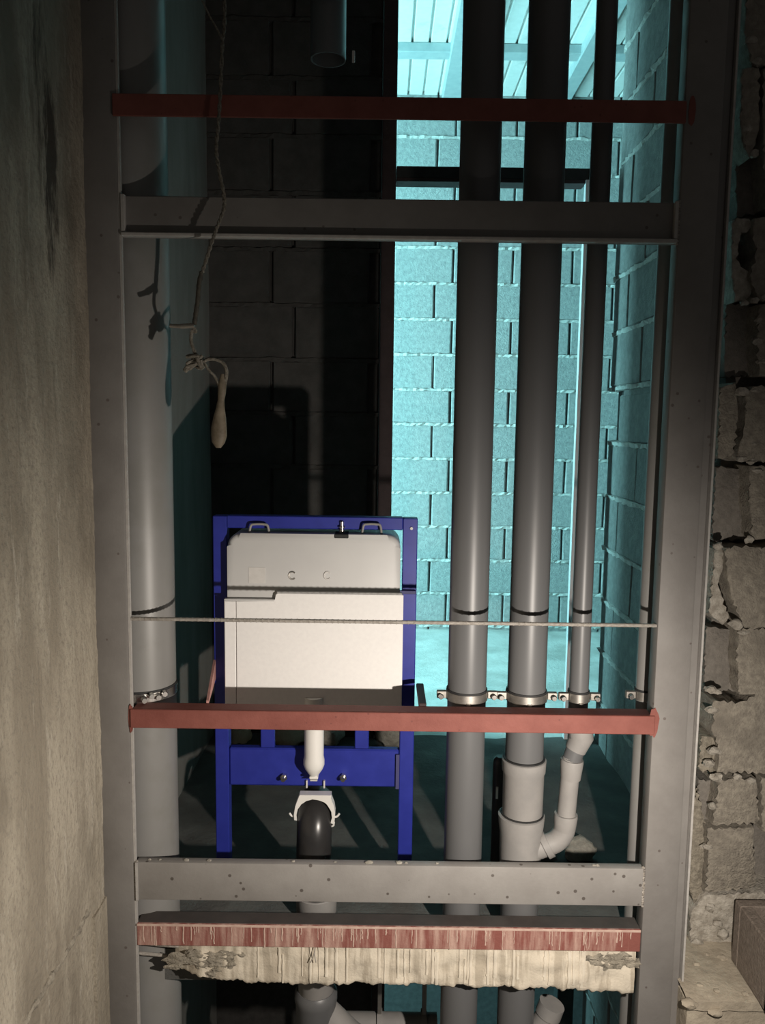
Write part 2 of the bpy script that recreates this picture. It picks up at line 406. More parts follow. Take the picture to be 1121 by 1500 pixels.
# proud strip of render low down beside the post, and a rough ridge of spilled mortar
def onwall(px, py):
    d = CAMROT @ Vector(((px-560.5)/F, (750-py)/F, -1.0)); t = XN/d.x
    return Vector((XN, d.y*t, ZC+d.z*t))
a = onwall(134, 1345); b = onwall(152, 1345)
bm = NB(); n = 24; prev = None
for k in range(n+1):
    z = a.z - (a.z+.6)*k/n
    j = .006*noise.noise(Vector((k*.9, 2, 0)))
    r = [bm.verts.new(p) for p in ((XN-.01, a.y+j, z), (XN+.007, a.y+.004+j, z), (XN+.006, 1.875, z), (XN-.01, 1.875, z))]
    if prev:
        for q in range(4): bm.faces.new((prev[q], prev[(q+1) % 4], r[(q+1) % 4], r[q]))
    else: bm.faces.new(r)
    prev = r
obj('render_strip', bm, 'nearwall', wn, smooth=True)
pts = [onwall(*p) for p in ((128, 1335), (112, 1368), (92, 1402), (70, 1440), (40, 1490), (18, 1530))]
bm = Tube([p+Vector((-.004, 0, 0)) for p in spline(pts, 8)], [.010+.006*noise.noise(Vector((i*.5, 0, 0))) for i in range(41)], 8)
for v in bm.verts: v.co += Vector((.3, 1, 1))*(.006*noise.noise(v.co*45))
obj('mortar_ridge', bm, 'lump', wn, smooth=True)

# broken block wall facing us on the right
YN = 2.02
wq = empty('wall_near_right', (1.0, YN, -.1), kind='structure')
bm = NB(); box(bm, X(1068, 700, YN)+.02, 2.0, YN+.10, YN+.2, -1.2, 3.4)
obj('backing', bm, 'shadeblock', wq)
def PX(pts, Y): return [(at(px, py, Y).x, at(px, py, Y).z) for px, py in pts]
near = [ # outline in the photograph's frame, depth offset, material
 ([(1094, -60), (1300, -60), (1300, 92), (1104, 96), (1092, 60)], .00, 'nearblock'),
 ([(1088, 100), (1112, 98), (1113, 190), (1098, 232), (1086, 200)], .00, 'nearblock'),
 ([(1119, 98), (1300, 98), (1300, 300), (1124, 303), (1118, 200)], .00, 'nearblock'),
 ([(1078, 205), (1121, 225), (1124, 308), (1080, 318)], .07, 'shadeblock'),
 ([(1106, 318), (1300, 312), (1300, 436), (1112, 440), (1098, 405), (1110, 370), (1104, 342)], .00, 'nearblock'),
 ([(1074, 322), (1098, 320), (1104, 332), (1082, 345), (1080, 385), (1090, 398), (1104, 404), (1100, 436), (1078, 442), (1072, 400)], .015, 'nearmortar'),
 ([(1064, 444), (1108, 446), (1110, 548), (1062, 552)], .065, 'shadeblock'),
 ([(1113, 446), (1300, 444), (1300, 548), (1114, 551), (1110, 500)], .00, 'nearblock'),
 ([(1056, 568), (1078, 560), (1082, 610), (1074, 668), (1052, 672)], .01, 'nearblock'),
 ([(1092, 578), (1104, 566), (1300, 560), (1300, 672), (1090, 676), (1080, 668), (1094, 620)], .00, 'nearblock'),
 ([(1050, 684), (1098, 688), (1100, 788), (1044, 792)], .06, 'shadeblock'),
 ([(1099, 684), (1300, 680), (1300, 788), (1104, 790), (1098, 740)], .00, 'nearblock'),
 ([(1064, 802), (1300, 798), (1300, 916), (1092, 920), (1074, 880), (1066, 842)], .00, 'nearblock'),
 ([(1048, 806), (1060, 804), (1060, 830), (1052, 850), (1058, 880), (1070, 905), (1060, 916), (1040, 900), (1044, 850)], .02, 'nearmortar'),
 ([(1036, 918), (1082, 924), (1084, 1010), (1032, 1014)], .055, 'shadeblock'),
 ([(1083, 922), (1300, 918), (1300, 1012), (1084, 1018), (1080, 960)], .00, 'nearblock'),
 ([(1044, 1026), (1090, 1030), (1118, 1008), (1300, 1012), (1300, 1130), (1052, 1132), (1054, 1090), (1042, 1070), (1048, 1050)], .00, 'nearblock'),
 ([(1028, 1078), (1048, 1080), (1056, 1110), (1048, 1132), (1024, 1128)], .03, 'lump'),
 ([(1024, 1142), (1052, 1144), (1046, 1206), (1018, 1210)], .05, 'shadeblock'),
 ([(1056, 1142), (1108, 1142), (1112, 1205), (1044, 1209)], .00, 'nearblock'),
 ([(1116, 1140), (1300, 1140), (1300, 1215), (1118, 1220)], .01, 'nearblock'),
 ([(1036, 1214), (1105, 1213), (1104, 1268), (1108, 1300), (1034, 1308), (1038, 1260)], .00, 'nearblock'),
 ([(1020, 1150), (1034, 1216), (1032, 1300), (1018, 1330), (1010, 1300), (1012, 1200)], .03, 'lump'),
 ([(1014, 1334), (1034, 1312), (1110, 1308), (1300, 1310), (1300, 1420), (1008, 1420)], .01, 'nearmortar'),
]
for i, (pl, dy, mm) in enumerate(near):
    P = ragged(PX(pl, YN+dy), .010, .0045, i+1)
    bm = prism(NB(), P, YN+dy, YN+.19, bev=.005, seg=2)
    for v in bm.verts:
        if v.co.y < YN+dy+.03: v.co.y += .004*noise.noise(v.co*35)
    obj('block' if 'block' in mm else 'mortar_lump', bm, mm, wq, smooth=R(50))
# lumps of old mortar along the joints
rr = random.Random(4)
for i, (px, py, s) in enumerate([(1106, 440, .012), (1090, 444, .010), (1118, 436, .011), (1088, 574, .012), (1106, 572, .009), (1086, 672, .011), (1100, 676, .012), (1112, 470, .01),
                    (1112, 500, .011), (1116, 530, .01), (1098, 790, .012), (1078, 914, .014), (1090, 926, .012), (1052, 800, .011), (1042, 1010, .013), (1052, 1014, .010), (1044, 1040, .012),
                    (1046, 1100, .014), (1038, 1118, .012), (1050, 1138, .012), (1080, 1138, .011), (1100, 1144, .012), (1044, 1180, .013), (1036, 1240, .012), (1040, 1330, .014), (1060, 1368, .016),
                    (1052, 1352, .012), (1022, 1380, .012), (1100, 60, .014), (1108, 90, .012), (1094, 190, .013), (1104, 225, .012), (1110, 690, .012), (1104, 650, .010)]):
    p = at(px, py, YN+.004)
    obj('mortar_lump', stone(NB(), p, (s*rr.uniform(.8, 1.5), s*.8, s*rr.uniform(.6, 1)), i, 2, .5), 'nearmortar', wq, smooth=True)

# ledge under the right-hand wall with the hollow block on it
ZL = Z(1060, 1394, 1.99)
YL0 = None
for yy in [1.5 + .005*k for k in range(100)]:
    if at(1060, 1466, yy).z <= ZL: YL0 = yy; break
le = empty('trim_2', (.95, 1.85, ZL-.3), kind='structure')
bm = NB(); nxl, nyl = 40, 14; x0l, x1l = X(1012, 1440, 1.8), 1.6
g = [[bm.verts.new((x0l+(x1l-x0l)*i/nxl, YL0+(2.2-YL0)*j/nyl, ZL+.004*noise.noise(Vector((i*.9, j*.9, 2))) - (.006 if j == 0 else 0))) for i in range(nxl+1)] for j in range(nyl+1)]
for j in range(nyl):
    for i in range(nxl): bm.faces.new((g[j][i], g[j][i+1], g[j+1][i+1], g[j+1][i]))
bot = [bm.verts.new((x0l+(x1l-x0l)*i/nxl, YL0+.004*noise.noise(Vector((i*.7, 0, 0))), ZL-.03)) for i in range(nxl+1)]
for i in range(nxl): bm.faces.new((bot[i], bot[i+1], g[0][i+1], g[0][i]))
box(bm, x0l+.004, x1l, YL0+.012, 2.2, ZL-.32, ZL-.02)
obj('ledge_top', bm, 'ledge', le, smooth=R(50))
for i, (px, py, s) in enumerate([(1020, 1412, .008), (1036, 1398, .006), (1059, 1403, .010), (1025, 1443, .007), (1050, 1451, .007), (1092, 1456, .008), (1048, 1482, .016), (1010, 1470, .016)]):
    d = CAMROT @ Vector(((px-560.5)/F, (750-py)/F, -1.0)); t = (ZL-ZC)/d.z
    p = Vector((d.x*t, min(d.y*t, 2.0), ZL)) if py < 1466 else at(px, py, YL0-.002)
    obj('mortar_crumb', stone(NB(), p, (s*1.2, s, s*.6), i+60, 2, .4), 'ledge', le, smooth=True)

# ------------------------------------------------------------------ steel frame
def post(name, xa, xb, label, flip):
    e = empty(name, ((xa+xb)/2, YF+.04, -.6), label, 'post')
    obj('web', Box(xa, xb, YF, YF+(.05 if flip else .034), -.75, 3.4, bev=.006, seg=2), 'steel', e, smooth=R(30))
    return e
xl1 = X(187, 760, YF)-.004; xl0 = XN - .010
pl_ = post('steel_post', xl0, xl1, 'grey steel post against the streaked concrete wall', 0)
obj('edge', Box(xl1-.001, xl1+.004, YF+.002, YF+.012, -.75, 3.4), 'steel_edge', pl_)
xr0 = X(972, 760, YF); xr1 = X(1026, 760, YF)
pr_ = post('steel_post', xr0, xr1, 'grey steel post beside the broken concrete block wall', 1)
xr2 = X(1045, 760, YF)
obj('flange_light_stop', Box(xr1+.001, xr2-.005, YF+.022, YF+.33, -.75, 3.4, bev=.004), 'steel', pr_)  # flange deepened back to the block wall to stop room light leaking
obj('edge', Box(xr2-.0049, xr2, YF+.012, YF+.33, -.75, 3.4), 'steel_edge', pr_)  # edge strip, carried as deep as the light-stopping flange
def weld(parent, x, z0, z1, s):
    bm = NB(); n = max(4, int((z1-z0)/.006))
    for k in range(n+1):
        p = (x + random.uniform(-.001, .001), YF+.004, z0+(z1-z0)*k/n)
        stone(bm, p, (.0055, .0055, .005), k+s, 1, .3)
    obj('weld_bead', bm, 'weld', parent, smooth=True)
# upper grey beam: angle with its lower leg outwards
za, zb = Z(560, 289, YF), Z(560, 351, YF)
ub = empty('steel_beam', ((xl1+xr0)/2, YF+.03, zb), 'grey steel angle beam crossing the shaft under the top red bar', 'beam')
obj('web', Box(xl1+.004, xr0-.002, YF+.012, YF+.02, zb, za, bev=.002), 'steel', ub)
obj('bottom_flange', Box(xl1+.004, xr0-.002, YF-.006, YF+.0115, zb, zb+.009, bev=.002), 'steel_edge', ub)
obj('end_plate', Box(xl1+.004, xl1+.013, YF-.002, YF+.0115, zb+.010, za, bev=.001), 'steel_edge', ub)
obj('end_plate', Box(xr0-.010, xr0-.002, YF-.002, YF+.0115, zb+.010, za, bev=.001), 'steel_edge', ub)
obj('top_flange', Box(xl1+.004, xr0-.002, YF+.0205, YF+.065, za-.008, za, bev=.002), 'steel', ub)
weld(ub, xr0-.001, zb, za, 3)
# lower grey beam
za, zb = Z(570, 1268, YF), Z(570, 1323, YF)
lb = empty('steel_beam', ((xl1+xr0)/2, YF+.03, zb), 'speckled grey steel beam crossing in front of the pipes near the floor', 'beam')
obj('web', Box(xl1+.004, xr0-.002, YF, YF+.026, zb, za, bev=.003, seg=2), 'steel_spotted', lb, smooth=R(30))
obj('end_plate', Box(xl1+.004, xl1+.010, YF-.003, YF-.0005, zb, za), 'steel_edge', lb)
weld(lb, xr0-.001, zb, za, 9); weld(lb, xl1+.004, zb, za, 19)
for i in range(14):
    px = random.choice([random.uniform(210, 350), random.uniform(400, 900)])
    p = at(px, 1261, YF+.012); p.z = za+.001
    s = random.uniform(.003, .007)
    obj('mortar_crumb', stone(NB(), p, (s*1.4, s, s*.7), i, 1, .4), 'rubble', lb)

def paint_smear(parent, px, py, rx, rz, seed):
    c0 = at(px, py, YF); P = []
    for k in range(26):
        a = 2*math.pi*k/26; q = 1+.25*noise.noise(Vector((math.cos(a)*2, math.sin(a)*2, seed)))
        P.append((c0.x+rx*q*math.cos(a), c0.z+rz*q*math.sin(a)))
    obj('paint_smear', prism(NB(), P, YF-.0015, YF+.001), 'red', parent)
# top red bar
z1, z0 = Z(560, 143, YF), Z(560, 176, YF)
rb = empty('red_bar', (0, YF+.03, z0), 'red primed steel bar at the very top, above the upper grey beam', 'bar')
obj('web', Box(xl1-.008, xr0+.002, YF-.006, YF-.0005, z0, z1, bev=.0015), 'red', rb)
obj('flange', Box(xl1+.005, xr0-.001, YF, YF+.04, z1-.006, z1, bev=.001), 'red', rb)
paint_smear(rb, 1014, 163, .008, .032, 5)
# middle red bar
z1, z0 = Z(575, 1043, YF), Z(575, 1070, YF)
rm = empty('red_bar', (0, YF+.03, z0), 'red primed steel angle across the middle, carrying the pipe clamps', 'bar')
obj('web', Box(xl1+.001, xr0+.004, YF-.006, YF-.0005, z0, z1, bev=.0015), 'red', rm)
obj('flange', Box(xl1+.005, xr0-.001, YF, YF+.044, z1-.006, z1, bev=.001), 'red', rm)
paint_smear(rm, 958, 1058, .012, .036, 2); paint_smear(rm, 192, 1052, .006, .034, 8)
zrb = z1
# bracket plates from the middle bar to the carrier frame
pa = at(300, 1034, YF+.045); pb = at(311, 985, 2.09)
bk = NB()
for s in (0, .006): pass
prs = [(X(303, 1030, YF+.05), YF+.045), (X(312, 1010, 2.09), 2.10)]
v = [bk.verts.new((prs[0][0], prs[0][1], zrb-.002)), bk.verts.new((prs[1][0], prs[1][1], zrb-.002)), bk.verts.new((prs[1][0], prs[1][1], zrb+.05)), bk.verts.new((prs[0][0], prs[0][1], zrb+.006))]
f = bk.faces.new(v); r = bmesh.ops.extrude_face_region(bk, geom=[f]); bmesh.ops.translate(bk, verts=[q for q in r['geom'] if isinstance(q, bmesh.types.BMVert)], vec=(.006, 0, 0))
obj('bracket', bk, 'redpink', rm)
obj('bracket', Box(X(611, 1020, 2.0), X(622, 1020, 2.0), YF+.045, 2.06, zrb-.004, Z(615, 1006, 2.03), bev=.002), 'darkred', rm)
# bottom red channel, smeared with plaster
z1, z0 = Z(570, 1358, YF), Z(570, 1390, YF)
rc = empty('red_channel', (0, YF+.03, z0), 'red primed steel channel streaked with pale plaster at the slab edge', 'bar')
obj('web', Box(xl1+.003, xr0-.001, YF, YF+.008, z0, z1, bev=.002), 'reddrip', rc)
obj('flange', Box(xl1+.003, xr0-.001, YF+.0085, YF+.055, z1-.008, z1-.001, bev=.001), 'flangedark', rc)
obj('plaster_rim', Box(xl1+.004, xr0-.002, YF-.002, YF-.0003, z1-.005, z1+.001, bev=.0005), 'pinkdrip', rc)
bm = NB(); rr = random.Random(12)
for i in range(80):
    px = rr.uniform(206, 932); x = X(px, 1370, YF); wdt = rr.uniform(.0008, .0022); L = rr.uniform(.010, (z1-z0)*.92)
    pts = [(x+rr.uniform(-.001, .001), YF-.0004, z1-.005-L*k/5) for k in range(6)]
    tube(bm, pts, [wdt*rr.uniform(.6, 1.1) for _ in range(6)], 6, sq=(1, .5))
obj('plaster_drips', bm, 'pinkdrip', rc, kind='stuff', smooth=True)
zch = z0
# slab edge with ragged plaster
bmx = [(250, 1424), (262, 1432), (330, 1441), (420, 1447), (560, 1446), (700, 1450), (800, 1453), (934, 1460)]
def zbot(px):
    for (a, za_), (b, zb_) in zip(bmx, bmx[1:]):
        if px <= b: return za_ + (zb_-za_)*(px-a)/(b-a)
    return bmx[-1][1]
se = empty('slab_edge', (0, 1.95, -.2), kind='structure')
bm = NB(); nx, nz = 200, 14; prev = None
for i in range(nx+1):
    px = 252 + (932-252)*i/nx; x = X(px, 1400, YF)
    zt = zch - .001; zb_ = Z(px, zbot(px) + 5*noise.noise(Vector((px*.045, 0, 0))) + 4*noise.noise(Vector((px*.16, 3, 0))), YF)
    col = []
    for k in range(nz+1):
        z = zt + (zb_-zt)*k/nz
        e = min(1.0, (px-250)/40.0) * 1.0
        y = YF + .004 + .006*noise.noise(Vector((x*14, z*30, 0))) + .003*noise.noise(Vector((x*70, z*12, 3))) + (1-e)*.03 + (.008 if k == nz else 0)
        col.append(bm.verts.new((x, y, z)))
    col.append(bm.verts.new((x, 1.925, zb_+.008*noise.noise(Vector((px*.08, 7, 0)))+.012)))
    col.append(bm.verts.new((x, 1.925, zt))); 
    if prev:
        for k in range(len(col)): bm.faces.new((prev[k], prev[(k+1) % len(col)], col[(k+1) % len(col)], col[k]))
    else: bm.faces.new(col)
    prev = col
bm.faces.new(prev[::-1])
obj('plaster', bm, 'plaster', se, smooth=R(60))
bm = NB(); rr = random.Random(5)
for i in range(44):
    px = rr.choice([rr.uniform(330, 560), rr.uniform(560, 860), rr.uniform(560, 860)]); x = X(px, 1410, YF)
    ztp = zch - rr.choice([0, 0, rr.uniform(0, .03)]); zb_ = Z(px, zbot(px)-7+rr.uniform(-14, 2), YF)
    wdt = rr.choice([.0014, .0018, .0022, .003, .004])
    n = 9; pts = []; rad = []
    for k in range(n):
        z = ztp+(zb_-ztp)*k/(n-1); pts.append((x+.0012*noise.noise(Vector((i*3.1, k*.8, 0))), YF+.002+.006*noise.noise(Vector((x*14, z*30, 0)))+.003*noise.noise(Vector((x*70, z*12, 3))), z)); rad.append(wdt*(1+.35*noise.noise(Vector((k*.7, i*2.2, 1)))))
    rad[-1] *= 1.2; tube(bm, pts, rad, 6, sq=(1, .4))
obj('plaster_drips', bm, 'drip', se, kind='stuff', smooth=True)
rr = random.Random(8)
for i in range(46):
    if i < 28: px, py = rr.gauss(300, 28), rr.gauss(1404, 9)
    else: px, py = rr.gauss(898, 18), rr.gauss(1405, 9)
    px = max(256, min(928, px)); py = max(1394, min(1426, py)); s = rr.uniform(.007, .015)
    obj('broken_concrete_lump', stone(NB(), at(px, py, YF+.007), (s*1.9, s*.45, s*.9), i, 3, .8), 'lump', se, smooth=True)
# binding wire poking out of the slab edge
for q in range(2):
    pts = [at(462, 1388, YF-.004), at(460+q, 1398, YF-.012), at(455+q*8, 1410, YF-.010)]
    obj('wire_end', Tube(spline(pts, 4), .0012, 6), 'rebar', se, smooth=True)
# rods sticking out between slab edge and left post
for q, (p0, p1) in enumerate((((204, 1381), (262, 1386)), ((204, 1396), (245, 1400)))):
    obj('reinforcing_rod', Tube([at(*p0, YF+.02), at(*p1, YF+.03)], .0045, 8), 'rebar', se, smooth=True)

# rear steel door frame round the opening
rf = empty('rear_steel_frame', (.5, YR, 0), 'dark steel frame around the opening to the cyan-lit room', 'frame')
obj('post', Box(X(556, 500, YR)+.001, X(577, 500, YR), YR-.02, YR+.08, -3.1, 3.4, bev=.003), 'darkred', rf)
zt, zb_ = Z(720, 247, YR), Z(720, 264, YR)
xj = X(846, 560, YR)
obj('head_bar', Box(X(577, 500, YR)+.001, xj+.02, YR-.02, YR+.07, zb_, zt, bev=.002), 'rubber', rf)
obj('head_lip', Box(X(577, 500, YR)+.001, xj-.001, YR-.021, YR+.06, zb_-.014, zb_-.001, bev=.001), 'darkred', rf)
obj('white_jamb', Box(xj-.004, xj+.011, YR-.03, YR+.0, 0, zb_-.002), 'jamb', rf, label='thin white jamb strip')
obj('post', Box(xj+.012, xj+.085, YR-.03, YR+.04, -3.1, zt, bev=.003), 'rubber', rf)
obj('jamb', Box(XRW-.03, XRW+.2, YR+.003, YR+.02, -3.1, 3.4), 'sideblock', wsr) if False else None

# ------------------------------------------------------------------ rebar across the shaft
za = at(193, 911, YF); zb_ = at(963, 914, YF)
za = Vector((xl1+.0045, YF+.008, (za.z+zb_.z)/2)); zb_ = Vector((xr0-.0005, YF+.008, za.z))
re = empty('rebar_rod', za, 'thin ribbed grey steel rod stretched across the shaft between the posts', 'rod')
bm = Tube([za, zb_], .0045, 10)
obj('rod', bm, 'rebar', re, smooth=True)
bm = NB(); n = 90
for k in range(n):
    x = za.x+(zb_.x-za.x)*(k+.5)/n
    tube(bm, [(x-.0012, za.y, za.z), (x+.0012, za.y, za.z)], .0053, 8)
obj('ribs', bm, 'rebar', re, kind='stuff')

# ------------------------------------------------------------------ pipes
ZT, ZBm = 3.6, -2.6
YP = 1.975
def pipe_thing(loc, label): return empty('waste_pipe', loc, label, 'pipe')
# big pipe on the left
rl = .085; cxl = X(253, 860, 1.975) - rl
p1 = pipe_thing((cxl, 1.985, ZBm), 'wide grey waste pipe standing beside the left steel post')
obj('pipe', lathe(NB(), cxl, 1.985, [(rl, ZBm), (rl, ZT)], 48), 'pvcpale', p1, smooth=True)
# pipe A
rA = .049; cA = X(688, 880, YP-.01)
p2 = pipe_thing((cA, YP, ZBm), 'grey waste pipe between the cistern and the branched pipe')
obj('pipe', lathe(NB(), cA, YP, [(rA, ZBm), (rA, ZT)], 40), 'pvc', p2, smooth=True)
# pipe B with coupling and branch
rB = .0485; cB = X(777, 880, YP-.01)
p3 = pipe_thing((cB, YP, ZBm), 'grey waste pipe with couplings and a side branch low down')
zc1, zc2, zc3 = Z(768, 1124, YP-.05), Z(766, 1207, YP-.05), Z(766, 1262, YP-.05)
obj('pipe', lathe(NB(), cB, YP, [(rB, ZBm), (rB, ZT)], 40), 'pvc', p3, smooth=True)
cpl = obj('coupling', lathe(NB(), cB, YP, [(rB+.001, zc2-.005), (rB+.003, zc2), (rB+.004, zc1-.035), (rB+.007, zc1-.03), (rB+.008, zc1-.006), (rB+.0085, zc1), (rB+.006, zc1+.002), (rB+.001, zc1+.002)], 40), 'pvcdull', p3, smooth=True)
te = obj('branch_tee', lathe(NB(), cB-.002, YP, [(rB+.002, zc3-.09), (rB+.005, zc3-.004), (rB+.006, zc2-.05), (rB+.009, zc2-.028), (rB+.011, zc2-.006), (rB+.0115, zc2), (rB+.007, zc2+.002), (rB+.001, zc2+.002)], 40), 'pvcdull', p3, smooth=True)
obj('ring_seal', lathe(NB(), cB, YP, [(rB+.0005, zc1+.002), (rB+.005, zc1+.003), (rB+.005, zc1+.006), (rB+.0005, zc1+.007)], 40), 'rubber', cpl, smooth=True)
obj('ring_seal', lathe(NB(), cB, YP, [(rB+.0005, zc2+.002), (rB+.0065, zc2+.003), (rB+.0065, zc2+.006), (rB+.0005, zc2+.007)], 40), 'rubber', te, smooth=True)
# pipe C, thin, swings over to the branch
rC = .0245; YC = 1.965; cC = X(855, 880, YC-.01)
p4 = pipe_thing((cC, YC, 0), 'thin grey waste pipe that bends left into the branch')
zq = Z(850, 1078, YC)
ptsC = [(cC, YC, ZT), (cC, YC, Z(850, 1060, YC)), at(847, 1085, YC), at(838, 1112, YC)]
obj('pipe', Tube(ptsC, rC, 28), 'pvc', p4, smooth=True)
obj('bend', Tube([(cC+.004, YC, Z(850, 1050, YC)), at(848, 1080, YC)+Vector((.006, 0, 0)), at(843, 1098, YC)], [rC+.006, rC+.007, rC+.002], 28), 'pvcdull', p4, smooth=True)
obj('pipe_lower', Tube([at(838, 1108, YC), at(834, 1150, YC), at(829, 1200, YC)], rC-.001, 28), 'pvcdull', p4, smooth=True)
obj('coupling', Tube([at(838.4, 1112, YC), at(838, 1116, YC), at(837, 1128, YC), at(836, 1140, YC)], [rC+.004, rC+.005, rC+.003, rC+.001], 28), 'pvcdull', p4, smooth=True)
obj('coupling', Tube([at(829.3, 1192, YC), at(829, 1196, YC), at(828, 1208, YC), at(827, 1214, YC)], [rC+.005, rC+.006, rC+.004, rC+.003], 28), 'pvcdull', p4, smooth=True)
el = spline([at(829, 1204, YC), at(826, 1218, YC), at(816, 1231, YC), at(801, 1238, YC), at(780, 1245, YC)], 5)
obj('elbow', Tube(el, rC+.003, 28), 'pvcdull', p4, smooth=True)
k = spline([at(805, 1236, YC), at(797, 1240, YC)], 3)
obj('branch_collar', Tube(k, rC+.009, 28), 'pvcdull', p4, smooth=True)
# pipe D beside the right post
rD = .0245; YD = 1.985; cD = X(949, 1000, YD)
cD = X(934, 1000, YD-.01) + rD
p5 = pipe_thing((cD, YD, ZBm), 'thin grey waste pipe half hidden by the right steel post')
obj('pipe', lathe(NB(), cD, YD, [(rD, ZBm), (rD, ZT)], 28), 'pvcpale', p5, smooth=True)
# waste pipe under the carrier
cM = X(462, 1335, 2.02); rM = .049; YM = 2.055
p6 = pipe_thing((cM, YM, ZBm), 'grey waste pipe rising through the floor under the cistern carrier')
obj('pipe', lathe(NB(), cM, YM, [(rM, ZBm), (rM, -.01), (rM+.006, 0), (rM+.007, .05), (rM+.005, .052)], 40), 'pvcdull', p6, smooth=True)
zz = Z(460, 1462, YM)
obj('coupling', lathe(NB(), cM, YM, [(rM+.002, zz-.09), (rM+.006, zz-.08), (rM+.007, zz-.01), (rM+.010, zz), (rM+.010, zz+.02), (rM+.002, zz+.03)], 40), 'pvc', p6, smooth=True)
obj('side_bend', Tube(spline([(cM, YM, zz-.02), (cM+.05, YM, zz-.07), (cM+.10, YM, zz-.12), (cM+.14, YM, zz-.14)], 5), .042, 24), 'pvcdull', p6, smooth=True)
# horizontal pipe a storey lower with its hangers
yh = 2.25; hz = Z(560, 1499, yh)
hp = empty('horizontal_pipe', (X(560, 1500, yh), yh, hz), 'grey horizontal pipe hung beneath the floor slab', 'pipe')
obj('pipe', Tube([(X(470, 1500, yh), yh, hz), (X(640, 1500, yh), yh, hz)], .032, 24), 'pvcdull', hp, smooth=True)
for px in (556, 621):
    x = X(px, 1500, yh)
    obj('collar', Tube([(x-.008, yh, hz), (x+.008, yh, hz)], .041, 24), 'pvcdull', hp, smooth=True)
    obj('hanger', Box(x-.006, x+.006, yh-.012, yh+.012, hz+.036, -.116), 'zincdull', hp)
ob = empty('branch_pipe', at(815, 1500, 2.0), 'short grey branch pipe beside the branched pipe below the slab', 'pipe')
obj('pipe', Tube([at(780, 1520, 2.02), at(800, 1490, 2.02), at(806, 1475, 2.02)], .03, 24), 'pvcdull', ob, smooth=True)
obj('coupling', Tube([at(803, 1486, 2.02), at(809, 1470, 2.02)], .035, 24), 'pvcdull', ob, smooth=True)
# stub hanging from above
ys = 2.75; xs = X(481, 60, ys); zs = Z(481, 88, ys)
st = empty('pipe_stub', (xs, ys, zs), 'open-ended grey pipe stub hanging down at the dark back wall', 'pipe')
bm = NB(); lathe(bm, xs, ys, [(.058, ZT), (.058, zs), (.053, zs), (.053, ZT-.01)], 32, caps=False)
obj('pipe', bm, 'pvc', st, smooth=True)
obj('bracket', Box(X(516, 80, ys), X(520, 80, ys), ys, ys+.01, Z(517, 92, ys), Z(517, 74, ys)), 'chrome', st)
# dark stub on the floor between the pipes
yk = 2.16; xk = X(731, 1180, yk)
ds = empty('dark_stub', (xk, yk, 0), 'black rounded stub on the floor behind the branched pipe', 'pipe')
zk = Z(731, 1108, yk)
obj('pipe', lathe(NB(), xk, yk, [(.020, -.01), (.020, zk-.02), (.018, zk-.008), (.011, zk)], 20), 'blackpipe', ds, smooth=True)
obj('sticker', Box(X(727, 1150, yk)-.003, X(727, 1150, yk)+.003, yk-.0215, yk-.018, Z(727, 1165, yk), Z(727, 1148, yk)), 'white', ds)

# pipe clamps
def clamp(cx, cy, r, z, label, ears=True, rot=0.0, m='zincdull'):
    e = empty('pipe_clamp', (cx, cy, z), label, 'clamp', 'pipe clamps on the middle red bar')
    bm = NB(); lathe(bm, cx, cy, [(r+.001, z-.011), (r+.004, z-.011), (r+.004, z+.011), (r+.001, z+.011)], 36, caps=False)
    obj('band', bm, m, e, smooth=True)
    bm = NB(); lathe(bm, cx, cy, [(r+.0002, z+.0112), (r+.003, z+.0112), (r+.003, z+.016), (r+.0002, z+.016)], 36, caps=False)
    obj('rubber_liner', bm, 'rubber', e, smooth=True)
    for s in ((-1, 1) if ears else ()):
        a = min(cx+s*(r+.003), cx+s*(r+.028)); b = max(cx+s*(r+.003), cx+s*(r+.028))
        ear = obj('ear', Box(a, b, cy-.014, cy-.010, z-.008, z+.011, bev=.0015), m, e)
        obj('ear', Box(a, b, cy-.0055, cy-.0015, z-.008, z+.011, bev=.0015), m, e)
        xm = cx+s*(r+.018)
        bo = obj('screw', Tube([(xm, cy-.024, z), (xm, cy-.0145, z)], [.0045, .0045], 8), 'chrome', ear, smooth=True)
        obj('screw_head', Tube([(xm, cy-.028, z), (xm, cy-.0245, z)], [.006, .0075], 8), 'chrome', ear, smooth=True)
    obj('stem', Tube([(cx, cy-r-.004, z-.012), (cx, cy-r-.004, zrb+.001)], .006, 8), 'zincdull', e)
    return e
zcl = Z(688, 1026, YP-rA)
clamp(cA, YP, rA, zcl, 'zinc pipe clamp on the grey pipe next to the cistern')
clamp(cB, YP, rB, zcl-.001, 'zinc pipe clamp on the pipe with the couplings')
clamp(cC, YC, rC, zcl+.002, 'small zinc pipe clamp on the thin bent pipe')
clamp(cD, YD, rD, zcl+.002, 'small zinc pipe clamp on the thin pipe by the right post')
ke = clamp(cxl, 1.985, rl, Z(230, 1024, 1.9), 'shiny zinc pipe clamp around the wide left pipe', ears=False, m='chrome')
zz = Z(230, 1022, 1.9)
for i, (dx, dy, dz) in enumerate(((.030, -.088, -.004), (.046, -.08, .004), (.06, -.07, -.002), (.072, -.058, .003))):
    obj('bolt', Tube([(cxl+dx, 1.985+dy, zz+dz), (cxl+dx+.006, 1.985+dy-.012, zz+dz)], [.008, .0065], 7), 'chrome', ke, smooth=R(30))

